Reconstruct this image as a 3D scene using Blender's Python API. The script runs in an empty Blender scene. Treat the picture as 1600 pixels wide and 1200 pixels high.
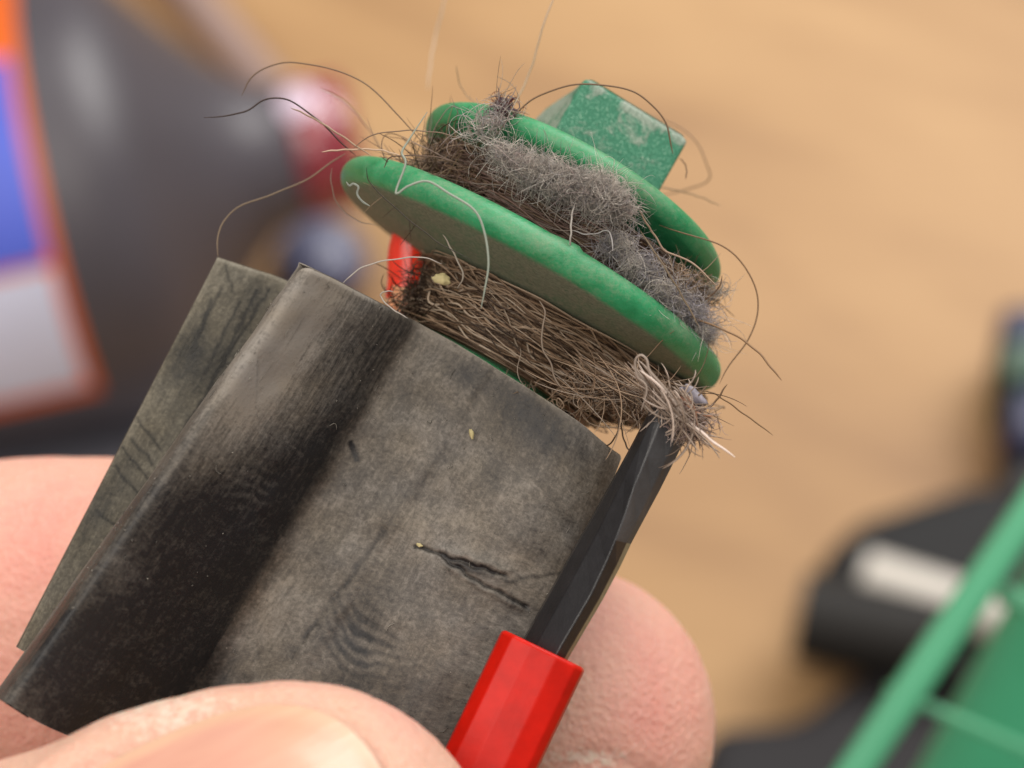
import bpy, math, random
import numpy as np
from mathutils import Vector, Matrix, noise
random.seed(7); rng = np.random.default_rng(11)
R = math.radians
sc = bpy.context.scene
COL = sc.collection

# ------------------------------------------------------------------ camera, world, lamps
PITCH, DOBJ, DTAB = 50.0, 120.0, 430.0          # degrees below the horizon; mm to the held part; mm to the table
CAMH = DTAB * math.sin(R(PITCH)) * 0.001
cd = bpy.data.cameras.new('camera'); cam = bpy.data.objects.new('camera', cd); COL.objects.link(cam)
cam.location = (0, 0, CAMH); cam.rotation_euler = (R(90 - PITCH), 0, 0)
cd.lens = 100; cd.sensor_width = 36; cd.clip_start = 0.005; cd.clip_end = 20
cd.dof.use_dof = True; cd.dof.focus_distance = 0.1185; cd.dof.aperture_fstop = 43
sc.camera = cam
sc.cycles.diffuse_bounces = 8; sc.cycles.max_bounces = 14
sc.view_settings.view_transform = 'Standard'; sc.view_settings.look = 'None'
sc.view_settings.exposure = 0.0; sc.view_settings.gamma = 1

world = bpy.data.worlds.new('World'); sc.world = world; world.use_nodes = True
bg = world.node_tree.nodes['Background']; bg.inputs[0].default_value = (1.0, 0.96, 0.93, 1); bg.inputs[1].default_value = 0.30

def area(name, loc, target, size, energy, color):
    l = bpy.data.lights.new(name, 'AREA'); l.shape = 'RECTANGLE'; l.size, l.size_y = size; l.energy = energy; l.color = color
    o = bpy.data.objects.new(name, l); COL.objects.link(o); o.location = loc
    o.rotation_euler = (Vector(target) - Vector(loc)).to_track_quat('-Z', 'Y').to_euler()
    return o
area('window_light', (0.55, 0.80, 1.10), (0, 0.15, 0.15), (0.9, 0.7), 22, (1.0, 0.97, 0.94))
area('ceiling_light', (-0.30, -0.25, 1.10), (0, 0.1, 0.15), (1.1, 0.7), 11.5, (1.0, 0.93, 0.85))

CM = Matrix.Translation(cam.location) @ cam.rotation_euler.to_matrix().to_4x4()
CMn = np.array(CM)
def W(p):                                        # view-aligned mm (z toward the lens, 0 = in focus) -> world metres
    p = np.asarray(p, float).reshape(-1, 3) * 0.001
    p = p + np.array([0, 0, -DOBJ * 0.001])
    return p @ CMn[:3, :3].T + CMn[:3, 3]
def P(px, py, z=0.0):                            # a spot read off the photograph, at depth z mm -> view-aligned mm
    px, py, z = np.broadcast_arrays(np.asarray(px, float), np.asarray(py, float), np.asarray(z, float))
    k = 0.000225 * (DOBJ - z)
    return np.stack([(px - 800) * k, (600 - py) * k, z], -1)

# ------------------------------------------------------------------ object helpers
def tag(o, label=None, cat=None, group=None, kind=None):
    for k, v in (('label', label), ('category', cat), ('group', group), ('kind', kind)):
        if v: o[k] = v
    return o
def thing(name, at, label, cat, group=None):
    o = bpy.data.objects.new(name, None); COL.objects.link(o); o.empty_display_size = 0.003
    o.location = W(at)[0]; return tag(o, label, cat, group)
def mesh(name, verts, faces, mat, parent=None, smooth=True, world_space=False, cols=None, uv=None, extra=None, recenter=True):
    v = np.asarray(verts, float)
    v = v if world_space else W(v)
    if parent is not None: org = np.array(parent['_o'] if '_o' in parent else parent.location)
    else: org = v.mean(0) if recenter else np.zeros(3)
    me = bpy.data.meshes.new(name)
    vv = (v - org)
    fa = np.asarray(faces) if not isinstance(faces, list) else None
    if fa is not None:
        n, k = fa.shape
        me.vertices.add(len(vv)); me.vertices.foreach_set('co', vv.ravel())
        me.loops.add(n * k); me.loops.foreach_set('vertex_index', fa.ravel().astype(np.int32))
        me.polygons.add(n); me.polygons.foreach_set('loop_start', np.arange(0, n * k, k, dtype=np.int32))
        me.update(calc_edges=True); me.validate()
    else:
        me.from_pydata(vv.tolist(), [], faces); me.update()
    if smooth: me.polygons.foreach_set('use_smooth', np.ones(len(me.polygons), bool))
    if cols is not None:
        a = me.color_attributes.new('tint', 'FLOAT_COLOR', 'POINT'); c4 = np.ones((len(vv), 4)); c4[:, :3] = cols
        a.data.foreach_set('color', c4.ravel())
    for k, arr in (extra or {}).items():
        arr = np.asarray(arr, float)
        if arr.ndim == 1: a = me.attributes.new(k, 'FLOAT', 'POINT'); a.data.foreach_set('value', arr)
        else: a = me.attributes.new(k, 'FLOAT_VECTOR', 'POINT'); a.data.foreach_set('vector', arr.ravel())
    me.materials.append(mat)
    o = bpy.data.objects.new(name, me); COL.objects.link(o)
    if parent is not None:
        o.parent = parent
    else: o.location = org
    return o
def sub(o, parent_thing):                         # remember the world origin of a part so that its sub-parts sit right
    o['_o'] = list(parent_thing['_o'] if '_o' in parent_thing else parent_thing.location); return o
def bevel(o, w, seg=3, angle=30):
    m = o.modifiers.new('bevel', 'BEVEL'); m.width = w * 0.001; m.segments = seg; m.limit_method = 'ANGLE'; m.angle_limit = R(angle)
    return o
def grid_faces(nu, nv, wrap_u=False, wrap_v=False, off=0):
    u = np.arange(nu if wrap_u else nu - 1); v = np.arange(nv if wrap_v else nv - 1)
    U, Vv = np.meshgrid(u, v, indexing='ij'); U2 = (U + 1) % nu; V2 = (Vv + 1) % nv
    return np.stack([U * nv + Vv, U2 * nv + Vv, U2 * nv + V2, U * nv + V2], -1).reshape(-1, 4) + off
def spline(pts, n):                               # centripetal-free Catmull-Rom through pts, n samples
    p = np.asarray(pts, float)
    if len(p) == 2: t = np.linspace(0, 1, n)[:, None]; return p[0] * (1 - t) + p[1] * t
    p = np.vstack([2 * p[0] - p[1], p, 2 * p[-1] - p[-2]])
    t = np.linspace(0, len(p) - 3 - 1e-9, n); i = t.astype(int); f = (t - i)[:, None]
    a, b, c, d = p[i], p[i + 1], p[i + 2], p[i + 3]
    return 0.5 * (2 * b + (c - a) * f + (2 * a - 5 * b + 4 * c - d) * f ** 2 + (3 * b - a - 3 * c + d) * f ** 3)
def tubes(curves, radii, cols, sides=4, taper=True):   # curves (S,N,3) of equal N -> one vertex soup
    c = np.asarray(curves, float); S, N, _ = c.shape
    t = np.gradient(c, axis=1); t /= np.linalg.norm(t, axis=2, keepdims=True) + 1e-12
    ref = np.zeros_like(t); ref[..., 2] = 1; ref[np.abs(t[..., 2]) > .9] = (1, 0, 0)
    a = np.cross(t, ref); a /= np.linalg.norm(a, axis=2, keepdims=True) + 1e-12; b = np.cross(t, a)
    r = np.asarray(radii, float).reshape(S, 1) * np.ones((S, N))
    if taper: r = r * np.clip(1.05 - np.linspace(-1, 1, N) ** 6 * 0.75, .2, 1)[None]
    ph = np.arange(sides) / sides * 2 * np.pi
    v = c[:, :, None] + r[:, :, None, None] * (np.cos(ph)[None, None, :, None] * a[:, :, None] + np.sin(ph)[None, None, :, None] * b[:, :, None])
    f = grid_faces(N, sides, wrap_v=True)
    F = (f[None] + (np.arange(S) * N * sides)[:, None, None]).reshape(-1, 4)
    C = np.repeat(np.asarray(cols, float).reshape(S, 3), N * sides, 0)
    return v.reshape(-1, 3), F, C
class Soup:
    def __init__(s): s.v, s.f, s.c, s.n = [], [], [], 0
    def add(s, v, f, c):
        s.v.append(v); s.f.append(f + s.n); s.c.append(np.broadcast_to(np.asarray(c, float), (len(v), 3))); s.n += len(v)
    def build(s, name, mat, parent=None, **k):
        return mesh(name, np.vstack(s.v), np.vstack(s.f), mat, parent, cols=np.vstack(s.c), **k)
def smooth_noise(p, scale, seed=0.0):             # 3 cheap octaves of sine-lattice noise, vectorised
    p = np.asarray(p, float) * scale + seed * 7.31
    out = np.zeros(p.shape[:-1])
    rg = np.random.default_rng(int(abs(seed) * 10) + 5)
    for k in range(9):
        w = rg.normal(size=3) * (1 + .45 * k); out += np.sin(p @ w + rg.uniform(0, 6.28)) / (1 + .45 * k)
    return out / 3.2

# ------------------------------------------------------------------ materials
def lin(r, g, b): return tuple(((c / 255) / 12.92 if c <= 10 else (((c / 255) + .055) / 1.055) ** 2.4) for c in (r, g, b)) + (1,)
class Mat:
    def __init__(s, name, rough=.5, base=(.5, .5, .5, 1), spec=.5):
        s.m = bpy.data.materials.new(name); s.m.use_nodes = True; s.t = s.m.node_tree; s.b = s.t.nodes['Principled BSDF']
        s.b.inputs['Base Color'].default_value = base; s.b.inputs['Roughness'].default_value = rough; s.b.inputs['Specular IOR Level'].default_value = spec
    def n(s, ty, **k):
        n = s.t.nodes.new(ty)
        for a, v in k.items():
            if a.startswith('i_'): n.inputs[a[2:].replace('_', ' ')].default_value = v
            else: setattr(n, a, v)
        return n
    def l(s, a, b): s.t.links.new(a, b)
    def coord(s, scale=(1, 1, 1), attr=None, rot=(0, 0, 0)):
        mp = s.n('ShaderNodeMapping'); mp.inputs['Scale'].default_value = scale; mp.inputs['Rotation'].default_value = rot
        if attr: a = s.n('ShaderNodeAttribute', attribute_name=attr); s.l(a.outputs['Vector'], mp.inputs[0])
        else: a = s.n('ShaderNodeTexCoord'); s.l(a.outputs['Object'], mp.inputs[0])
        return mp.outputs[0]
    def noise(s, vec, scale, detail=4, rough=.6, dist=0):
        n = s.n('ShaderNodeTexNoise'); n.inputs['Scale'].default_value = scale; n.inputs['Detail'].default_value = detail
        n.inputs['Roughness'].default_value = rough; n.inputs['Distortion'].default_value = dist; s.l(vec, n.inputs['Vector']); return n.outputs[0]
    def ramp(s, fac, stops):
        r = s.n('ShaderNodeValToRGB'); e = r.color_ramp.elements
        while len(e) < len(stops): e.new(.5)
        for x, (p, c) in zip(e, stops): x.position = p; x.color = c if len(c) == 4 else tuple(c) + (1,)
        s.l(fac, r.inputs[0]); return r.outputs[0]
    def mix(s, fac, a, b, mode='MIX'):
        m = s.n('ShaderNodeMix', data_type='RGBA', blend_type=mode)
        for v, i in ((fac, 0), (a, 6), (b, 7)):
            if hasattr(v, 'links'): s.l(v, m.inputs[i])
            else: m.inputs[i].default_value = v
        return m.outputs[2]
    def math(s, op, a, b=0.0, clamp=False):
        m = s.n('ShaderNodeMath', operation=op, use_clamp=clamp)
        for v, i in ((a, 0), (b, 1)):
            if hasattr(v, 'links'): s.l(v, m.inputs[i])
            else: m.inputs[i].default_value = v
        return m.outputs[0]
    def bump(s, h, dist, strength=1.0, normal=None):
        b = s.n('ShaderNodeBump'); b.inputs['Distance'].default_value = dist * .001; b.inputs['Strength'].default_value = strength
        s.l(h, b.inputs['Height'])
        if normal is not None: s.l(normal, b.inputs['Normal'])
        return b.outputs[0]
    def base(s, c): s.l(c, s.b.inputs['Base Color'])
    def normal(s, nrm): s.l(nrm, s.b.inputs['Normal'])
MM = 1000.0                                       # object coordinates are metres; noise scales below are per mm

def m_rubber(name, base_dust, base_bare):
    m = Mat(name, .6)
    uv = m.coord(attr='surf')                     # x across, y along, in mm
    st = m.coord((3.4, .24, 1), attr='surf')
    n1 = m.noise(uv, .9, 6, .7, .3); n2 = m.noise(uv, 5.5, 5, .75); n3 = m.noise(st, 1.6, 6, .75); n4 = m.noise(uv, 2.3, 5, .8, .8)
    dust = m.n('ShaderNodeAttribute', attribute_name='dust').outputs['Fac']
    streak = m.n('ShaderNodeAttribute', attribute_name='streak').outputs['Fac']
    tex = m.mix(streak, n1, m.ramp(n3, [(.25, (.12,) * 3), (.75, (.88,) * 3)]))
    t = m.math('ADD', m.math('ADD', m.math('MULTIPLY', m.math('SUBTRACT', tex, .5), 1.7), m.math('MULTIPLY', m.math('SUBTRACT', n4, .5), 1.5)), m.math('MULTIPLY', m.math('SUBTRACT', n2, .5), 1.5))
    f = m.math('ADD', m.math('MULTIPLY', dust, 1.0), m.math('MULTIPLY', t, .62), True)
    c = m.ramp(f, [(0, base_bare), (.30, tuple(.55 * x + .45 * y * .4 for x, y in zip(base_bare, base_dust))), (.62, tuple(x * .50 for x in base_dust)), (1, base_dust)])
    warm = m.ramp(m.noise(uv, .35, 3), [(.3, (.97, .98, 1.0)), (.7, (1.0, .95, .86))])
    m.base(m.mix(1.0, c, warm, 'MULTIPLY'))
    m.l(m.ramp(f, [(.1, (.42,) * 3), (.6, (.72,) * 3)]), m.b.inputs['Roughness'])
    m.b.inputs['Specular IOR Level'].default_value = .30
    nb = m.bump(n2, .04, .45); nb = m.bump(n4, .06, .4, nb); nb = m.bump(n3, .05, .45, nb); nb = m.bump(m.noise(uv, 16, 3), .02, .5, nb); m.normal(nb)
    return m.m
def m_green():
    m = Mat('green_plastic', .34, lin(42, 150, 92))
    v = m.coord(); d = m.n('ShaderNodeAttribute', attribute_name='dust').outputs['Fac']
    n1 = m.noise(v, 1.1 * MM, 5, .7); n2 = m.noise(v, 6 * MM, 5, .75)
    green = m.ramp(n1, [(.3, lin(22, 120, 72)), (.7, lin(44, 148, 97))])
    dirt = m.ramp(n2, [(.3, lin(90, 90, 72)), (.7, lin(142, 140, 118))])
    t = m.math('ADD', m.math('MULTIPLY', m.math('SUBTRACT', n1, .5), .9), m.math('MULTIPLY', m.math('SUBTRACT', n2, .5), 1.3))
    f = m.math('MULTIPLY', m.math('ADD', d, m.math('MULTIPLY', t, .7)), 1.0, True)
    f2 = m.ramp(f, [(.12, (.04,) * 3), (.85, (.92,) * 3)])
    m.base(m.mix(f2, green, dirt)); m.l(m.ramp(f, [(0, (.3,) * 3), (.7, (.8,) * 3)]), m.b.inputs['Roughness'])
    m.b.inputs['Subsurface Weight'].default_value = .18; m.b.inputs['Subsurface Radius'].default_value = (.3, 1, .5); m.b.inputs['Subsurface Scale'].default_value = .0008
    scr = m.noise(m.coord((.6, 7, 7), rot=(R(20), R(12), R(-30))), 1.6 * MM, 4, .8); nb = m.bump(n2, .03, .6); nb = m.bump(scr, .03, .5, nb); m.normal(m.bump(m.noise(v, 1.2 * MM, 3), .09, .3, nb))
    return m.m
def m_stub():
    m = Mat('scuffed_green_plastic', .6)
    v = m.coord(); n1 = m.noise(v, .6 * MM, 7, .78, .5); n2 = m.noise(v, 9 * MM, 4, .8)
    d = m.n('ShaderNodeAttribute', attribute_name='dust').outputs['Fac']
    green = m.ramp(n2, [(.38, lin(30, 98, 72)), (.55, lin(56, 124, 96)), (.68, lin(140, 168, 148))])
    patch = m.math('ADD', n1, m.math('MULTIPLY', m.math('SUBTRACT', d, .5), .42))
    f = m.ramp(patch, [(.515, (0,) * 3), (.60, (.8,) * 3)])
    m.base(m.mix(f, green, m.ramp(n2, [(.35, lin(112, 124, 110)), (.65, lin(168, 172, 160))])))
    nb = m.bump(n2, .04, .8); m.normal(m.bump(f, .04, .6, nb)); m.b.inputs['Roughness'].default_value = .62
    return m.m
def m_hair():
    m = Mat('hair', .45, spec=.4)
    a = m.n('ShaderNodeAttribute', attribute_name='tint').outputs['Color']; m.base(a)
    n = m.noise(m.coord(), 4 * MM, 2)
    m.l(m.ramp(n, [(.3, (.3,) * 3), (.7, (.6,) * 3)]), m.b.inputs['Roughness'])
    tr = m.n('ShaderNodeBsdfTranslucent'); m.l(a, tr.inputs[0]); mx = m.n('ShaderNodeMixShader'); mx.inputs[0].default_value = .3
    m.l(m.b.outputs[0], mx.inputs[1]); m.l(tr.outputs[0], mx.inputs[2]); m.l(mx.outputs[0], m.t.nodes['Material Output'].inputs[0])
    return m.m
def m_lint():
    m = Mat('lint', .9, spec=.1)
    a = m.n('ShaderNodeAttribute', attribute_name='tint').outputs['Color']
    n = m.noise(m.coord(), 3 * MM, 4, .7); m.base(m.mix(1.0, a, m.ramp(n, [(.3, (.75,) * 3), (.7, (1.1,) * 3)]), 'MULTIPLY'))
    m.normal(m.bump(m.noise(m.coord(), 7 * MM, 5, .8), .15, 1))
    tr = m.n('ShaderNodeBsdfTranslucent'); m.l(a, tr.inputs[0]); mx = m.n('ShaderNodeMixShader'); mx.inputs[0].default_value = .55
    m.l(m.b.outputs[0], mx.inputs[1]); m.l(tr.outputs[0], mx.inputs[2]); m.l(mx.outputs[0], m.t.nodes['Material Output'].inputs[0])
    return m.m
def m_plain(name, c, rough=.4, spec=.5, var=.12, scale=1.5, bmp=.02, bscale=6, sss=0, metal=0, coat=0):
    m = Mat(name, rough, lin(*c), spec)
    v = m.coord(); n = m.noise(v, scale * MM, 4)
    c4 = lin(*c); m.base(m.ramp(n, [(.3, tuple(x * (1 - var) for x in c4[:3])), (.7, tuple(min(1, x * (1 + var)) for x in c4[:3]))]))
    m.normal(m.bump(m.noise(v, bscale * MM, 4), bmp, .5))
    m.b.inputs['Metallic'].default_value = metal; m.b.inputs['Coat Weight'].default_value = coat
    if sss: m.b.inputs['Subsurface Weight'].default_value = sss; m.b.inputs['Subsurface Radius'].default_value = (1, .3, .2); m.b.inputs['Subsurface Scale'].default_value = .0012
    return m.m
def m_skin():
    m = Mat('skin', .5, spec=.4)
    v = m.coord(); n1 = m.noise(v, .16 * MM, 4, .6); n2 = m.noise(v, 2.4 * MM, 5, .75); vr = m.n('ShaderNodeTexVoronoi'); m.l(v, vr.inputs['Vector']); vr.inputs['Scale'].default_value = 3.2 * MM
    red = m.n('ShaderNodeAttribute', attribute_name='flush').outputs['Fac']
    c = m.ramp(m.math('ADD', m.math('MULTIPLY', m.math('SUBTRACT', n1, .5), .8), red), [(0, lin(200, 166, 142)), (.5, lin(216, 160, 144)), (1, lin(214, 126, 118))])
    dry = m.n('ShaderNodeAttribute', attribute_name='dry').outputs['Fac']
    flk = m.ramp(m.math('MULTIPLY', dry, n2), [(.44, (0,) * 3), (.60, (.75,) * 3)])
    m.base(m.mix(flk, m.mix(.18, c, m.ramp(n2, [(.35, lin(176, 122, 100)), (.7, lin(222, 188, 164))])), lin(214, 196, 178)))
    ridge = m.n('ShaderNodeTexWave', wave_type='BANDS'); m.l(m.coord(attr='surf'), ridge.inputs['Vector']); ridge.inputs['Scale'].default_value = .62; ridge.inputs['Distortion'].default_value = 2.2; ridge.inputs['Detail'].default_value = 2; ridge.inputs['Detail Scale'].default_value = 1.2
    nb = m.bump(n2, .22, .7); nb = m.bump(vr.outputs['Distance'], .10, .7, nb)
    b = m.n('ShaderNodeBump'); b.inputs['Distance'].default_value = .00006; m.l(m.math('MULTIPLY', red, 0.55), b.inputs['Strength']); m.l(ridge.outputs['Fac'], b.inputs['Height']); m.l(nb, b.inputs['Normal'])
    m.normal(b.outputs[0])
    m.b.inputs['Subsurface Weight'].default_value = .38; m.b.inputs['Subsurface Radius'].default_value = (1, .32, .2); m.b.inputs['Subsurface Scale'].default_value = .0016
    return m.m
def m_wood():
    m = Mat('pale_wood', .5, spec=.3)
    v = m.coord((1.0, 3.4, 1), attr='grain'); n = m.noise(v, 9, 5, .55, .4); n2 = m.noise(m.coord((.6, 9, 1), rot=(0, 0, R(18))), 60, 4)
    c = m.ramp(n, [(.32, lin(134, 101, 68)), (.5, lin(162, 127, 86)), (.68, lin(176, 141, 98))])
    m.base(m.mix(.12, c, m.ramp(n2, [(.4, lin(150, 112, 80)), (.6, lin(186, 148, 110))])))
    return m.m
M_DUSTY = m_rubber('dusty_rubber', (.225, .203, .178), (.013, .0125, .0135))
M_FLAP = m_rubber('dusty_rubber_flap', (.19, .172, .135), (.018, .017, .015))
M_GREEN, M_STUB, M_HAIR, M_LINT, M_SKIN, M_WOOD = m_green(), m_stub(), m_hair(), m_lint(), m_skin(), m_wood()
M_BLACK = m_plain('black_plastic', (34, 34, 37), .45, .5, .2, 1, .03, 7)
M_STEEL = m_plain('blackened_steel', (30, 29, 31), .33, .6, .25, 1.2, .02, 8, metal=.0)
M_RED = m_plain('red_plastic', (178, 20, 6), .40, .20, .14, .8, .03, 1.4, sss=.06)
M_NAIL = None

# ------------------------------------------------------------------ the table and what lies on it (all far out of focus)
def box(lo, hi):
    (x0, y0, z0), (x1, y1, z1) = lo, hi
    v = [(x0, y0, z0), (x1, y0, z0), (x1, y1, z0), (x0, y1, z0), (x0, y0, z1), (x1, y0, z1), (x1, y1, z1), (x0, y1, z1)]
    return np.array(v), np.array([(0, 3, 2, 1), (4, 5, 6, 7), (0, 1, 5, 4), (1, 2, 6, 5), (2, 3, 7, 6), (3, 0, 4, 7)])
v, f = box((-1.2, -0.7, -0.03), (1.2, 1.6, 0.0))
ga = R(-32); tb = mesh('table_top', v, f, M_WOOD, smooth=False, world_space=True, extra={'grain': np.stack([v[:, 0] * math.cos(ga) + v[:, 1] * math.sin(ga), -v[:, 0] * math.sin(ga) + v[:, 1] * math.cos(ga), v[:, 2]], -1)}); tb['kind'] = 'structure'
def on_table(px, py, h=0.0):                      # world spot on the table (raised h metres) seen at a photo spot
    d = np.array([(px - 800) * .000225, (600 - py) * .000225, -1.0]); d = CMn[:3, :3] @ d
    o = CMn[:3, 3]; t = (h - o[2]) / d[2]; return o + t * d
def frame_of(axis, up=(0, 0, 1)):
    z = np.array(axis, float); z /= np.linalg.norm(z); x = np.cross(up, z); x /= np.linalg.norm(x); return np.stack([x, np.cross(z, x), z], 1)
def lathe(prof, n=48, a0=0, a1=2 * np.pi, closed=True):
    p = np.asarray(prof, float); th = np.linspace(a0, a1, n, endpoint=not closed)
    v = np.stack([np.outer(np.cos(th), p[:, 0]), np.outer(np.sin(th), p[:, 0]), np.broadcast_to(p[:, 1], (n, len(p)))], -1)
    return v.reshape(-1, 3), grid_faces(n, len(p), wrap_u=closed)
# bottle lying on its side, its red cap toward the middle of the picture
BR = 0.032
base_p = on_table(-270, 395, BR * 1.1); tip_p = on_table(560, 215, BR * 1.0 + .012)
bt = bpy.data.objects.new('bottle', None); COL.objects.link(bt); bt.location = base_p
tag(bt, 'blurred dark bottle lying on the table, its orange label with blue and white panels', 'bottle')
Fb = frame_of(tip_p - base_p); L = float(np.linalg.norm(tip_p - base_p))
def bottle_part(name, prof, mat, par=bt, **k):
    v, f = lathe(prof, 64, **k); return mesh(name, v @ Fb.T + base_p, f, mat, par, world_space=True)
bl = L
M_BOTTLE = m_plain('charcoal_plastic', (70, 66, 72), .42, .5, .1, .05)
bottle_part('body', [(0, -.03), (BR * .92, -.03), (BR, -.027), (BR, bl * .53), (BR * .95, bl * .59), (BR * .80, bl * .64), (BR * .62, bl * .70), (BR * .46, bl * .76), (BR * .34, bl * .82), (BR * .29, bl * .90), (0, bl * .90)], M_BOTTLE)
bottle_part('cap', [(0, bl * .885), (BR * .30, bl * .885), (BR * .31, bl * .9), (BR * .30, bl * .985), (BR * .22, bl), (0, bl)], m_plain('red_cap_plastic', (128, 44, 54), .25, .6, .1, .05, coat=.5))
thn = np.linspace(0, np.pi, 14); v, f = lathe(np.stack([np.sin(thn) * .0058, -np.cos(thn) * .0066], 1), 32)
mesh('cap_highlight', v @ Fb.T + tip_p + Fb @ np.array([.0, .0045, -.007]), f, m_plain('cap_highlight_white', (205, 188, 204), .3, .5, .05, .05), bt, world_space=True)  # pale ellipsoid added in place of the highlight on the red cap
def label_part(name, x0, x1, a0, a1, rr, mat):
    v, f = lathe([(rr, x0), (rr, x1)], 48, a0=R(a0), a1=R(a1), closed=False)
    return mesh(name, v @ Fb.T + base_p, f, mat, bt, world_space=True)
lb = label_part('label', -.02, bl * .462, -60, 188, BR + .0003, m_plain('orange_label', (214, 96, 22), .5, .4, .04, .05)); lb['label'] = 'orange label band'
lb = label_part('label_panel', -.018, bl * .443, 97, 147, BR + .0006, m_plain('blue_label', (76, 94, 196), .5, .4, .1, .05)); lb['label'] = 'blue label panel'
lb = label_part('label_panel', -.018, bl * .443, 149, 183, BR + .0006, m_plain('white_label', (200, 204, 226), .5, .4, .05, .05)); lb['label'] = 'white label panel'
# pale blobs standing in for highlights beside the cap
def blob(name, c, r, mat, label, cat, squash=.7):
    th = np.linspace(0, np.pi, 12); v, f = lathe(np.stack([np.sin(th) * r, -np.cos(th) * r * squash], 1), 24)
    v = v * (1 + .12 * smooth_noise(v / r, 1.3, r * 1000)[:, None]) + np.array(c) + np.array([0, 0, r * squash * .9])
    o = mesh(name, v, f, mat, world_space=True); return tag(o, label, cat)
M_HIGHLIGHT = m_plain('highlight_white', (150, 120, 135), .2, .6, .03, .05)
blob('white_highlight_blob', on_table(462, 262), .0058, M_HIGHLIGHT, 'pale blob standing for the white highlight by the red bottle cap', 'cap')  # blob added in place of the white highlight at the cap
blob('blue_highlight_blob', on_table(505, 440), .0075, m_plain('highlight_blue', (92, 94, 118), .3, .5, .1, .05), 'pale blue blob standing for the highlight below the red bottle cap', 'bead')  # blob added in place of the grey-blue highlight below the cap
# pale lilac rod on the table, upper left
def rod(name, a, b, r, mat, label=None, cat=None, parent=None):
    v, f, c = tubes(np.array([spline([a, b], 8)]), [r], [(1, 1, 1)], 20, taper=False)
    o = mesh(name, v, f, mat, parent, world_space=True)
    return tag(o, label, cat) if label else o
rod('lilac_rod', on_table(190, -140, .003), on_table(450, 175, .003), .0034, m_plain('lilac_plastic', (150, 128, 120), .5, .3, .04, .05), 'blurred pale lilac rod lying across the table at upper left', 'straw')
# grey strip at left under the bottle
def slab_world(name, corners, h0, h1, mat, parent=None, label=None, cat=None, bev=1.5):
    n = len(corners); lo = [(*on_table(x, y)[:2], h0) for x, y in corners]; hi = [(*on_table(x, y)[:2], h1) for x, y in corners]
    fs = [list(range(n))[::-1], list(range(n, 2 * n))] + [[i, (i + 1) % n, n + (i + 1) % n, n + i] for i in range(n)]
    o = mesh(name, np.array(lo + hi), fs, mat, parent, smooth=False, world_space=True)
    bevel(o, bev, 3); return tag(o, label, cat) if label else o
slab_world('bottle_shadow', [(-500, 640), (330, 560), (600, 560), (560, 660), (-500, 770)], .0005, .007, m_plain('shadow_black', (14, 13, 16), .9, .2), None, 'black slab standing for the shadow beneath and below the bottle', 'shadow', 2.5)  # dark slab put in as the shadow under the bottle
slab_world('grey_case', [(-500, 800), (0, 700), (230, 625), (560, 640), (560, 960), (-500, 1140)], .0005, .010, m_plain('grey_cloth', (112, 112, 122), .7, .3), None, 'grey flat case on the table behind the index finger', 'case', 2.5)

# the dark appliance at the lower right
ap = bpy.data.objects.new('appliance_chassis', None); COL.objects.link(ap); ap.location = on_table(1500, 1000)
tag(ap, 'blurred black plastic chassis of an appliance lying on the table at lower right', 'chassis')
M_CH = m_plain('black_chassis_plastic', (30, 30, 31), .7, .3, .15, .05)
slab_world('housing', [(1270, 930), (1330, 880), (1420, 850), (1500, 825), (1800, 800), (1900, 1150), (1500, 1160), (1330, 1080), (1275, 1010)], .002, .012, M_CH, ap, bev=4)
slab_world('foot', [(1100, 1175), (1240, 1165), (1330, 1090), (1500, 1080), (1700, 1400), (1050, 1400)], .001, .008, m_plain('grey_chassis_plastic', (36, 34, 36), .7, .3, .15, .05), ap, bev=4)
slab_world('bracket', [(1560, 690), (1700, 690), (1700, 860), (1545, 850)], .002, .010, m_plain('black_bracket_plastic', (22, 22, 24), .5, .5, .15, .05), ap, bev=3)
rod('metal_bar', on_table(1350, 898, .015), on_table(1640, 990, .015), .0034, m_plain('brushed_bar', (196, 190, 180), .4, .6, .05, .05), parent=ap)
rod('hose', on_table(1250, 960, .012), on_table(1500, 1010, .012), .0062, m_plain('grey_hose', (30, 28, 26), .6, .3, .05, .05), parent=ap)
bb = bpy.data.objects.new('blue_box', None); COL.objects.link(bb); bb.location = on_table(1650, 650)
tag(bb, 'blurred dark blue cylinder-like box with a green middle at right edge', 'box')
M_NAVY = m_plain('navy_plastic', (10, 22, 62), .4, .5, .1, .05)
slab_world('side', [(1547, 566), (1760, 566), (1760, 628), (1540, 628)], .001, .014, M_NAVY, bb, bev=2)
slab_world('middle', [(1547, 630), (1760, 630), (1760, 690), (1545, 690)], .001, .015, m_plain('dark_green_plastic', (12, 62, 38), .4, .5, .1, .05), bb, bev=1)
slab_world('side', [(1552, 692), (1760, 692), (1760, 775), (1556, 783)], .001, .014, M_NAVY, bb, bev=2)

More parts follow.
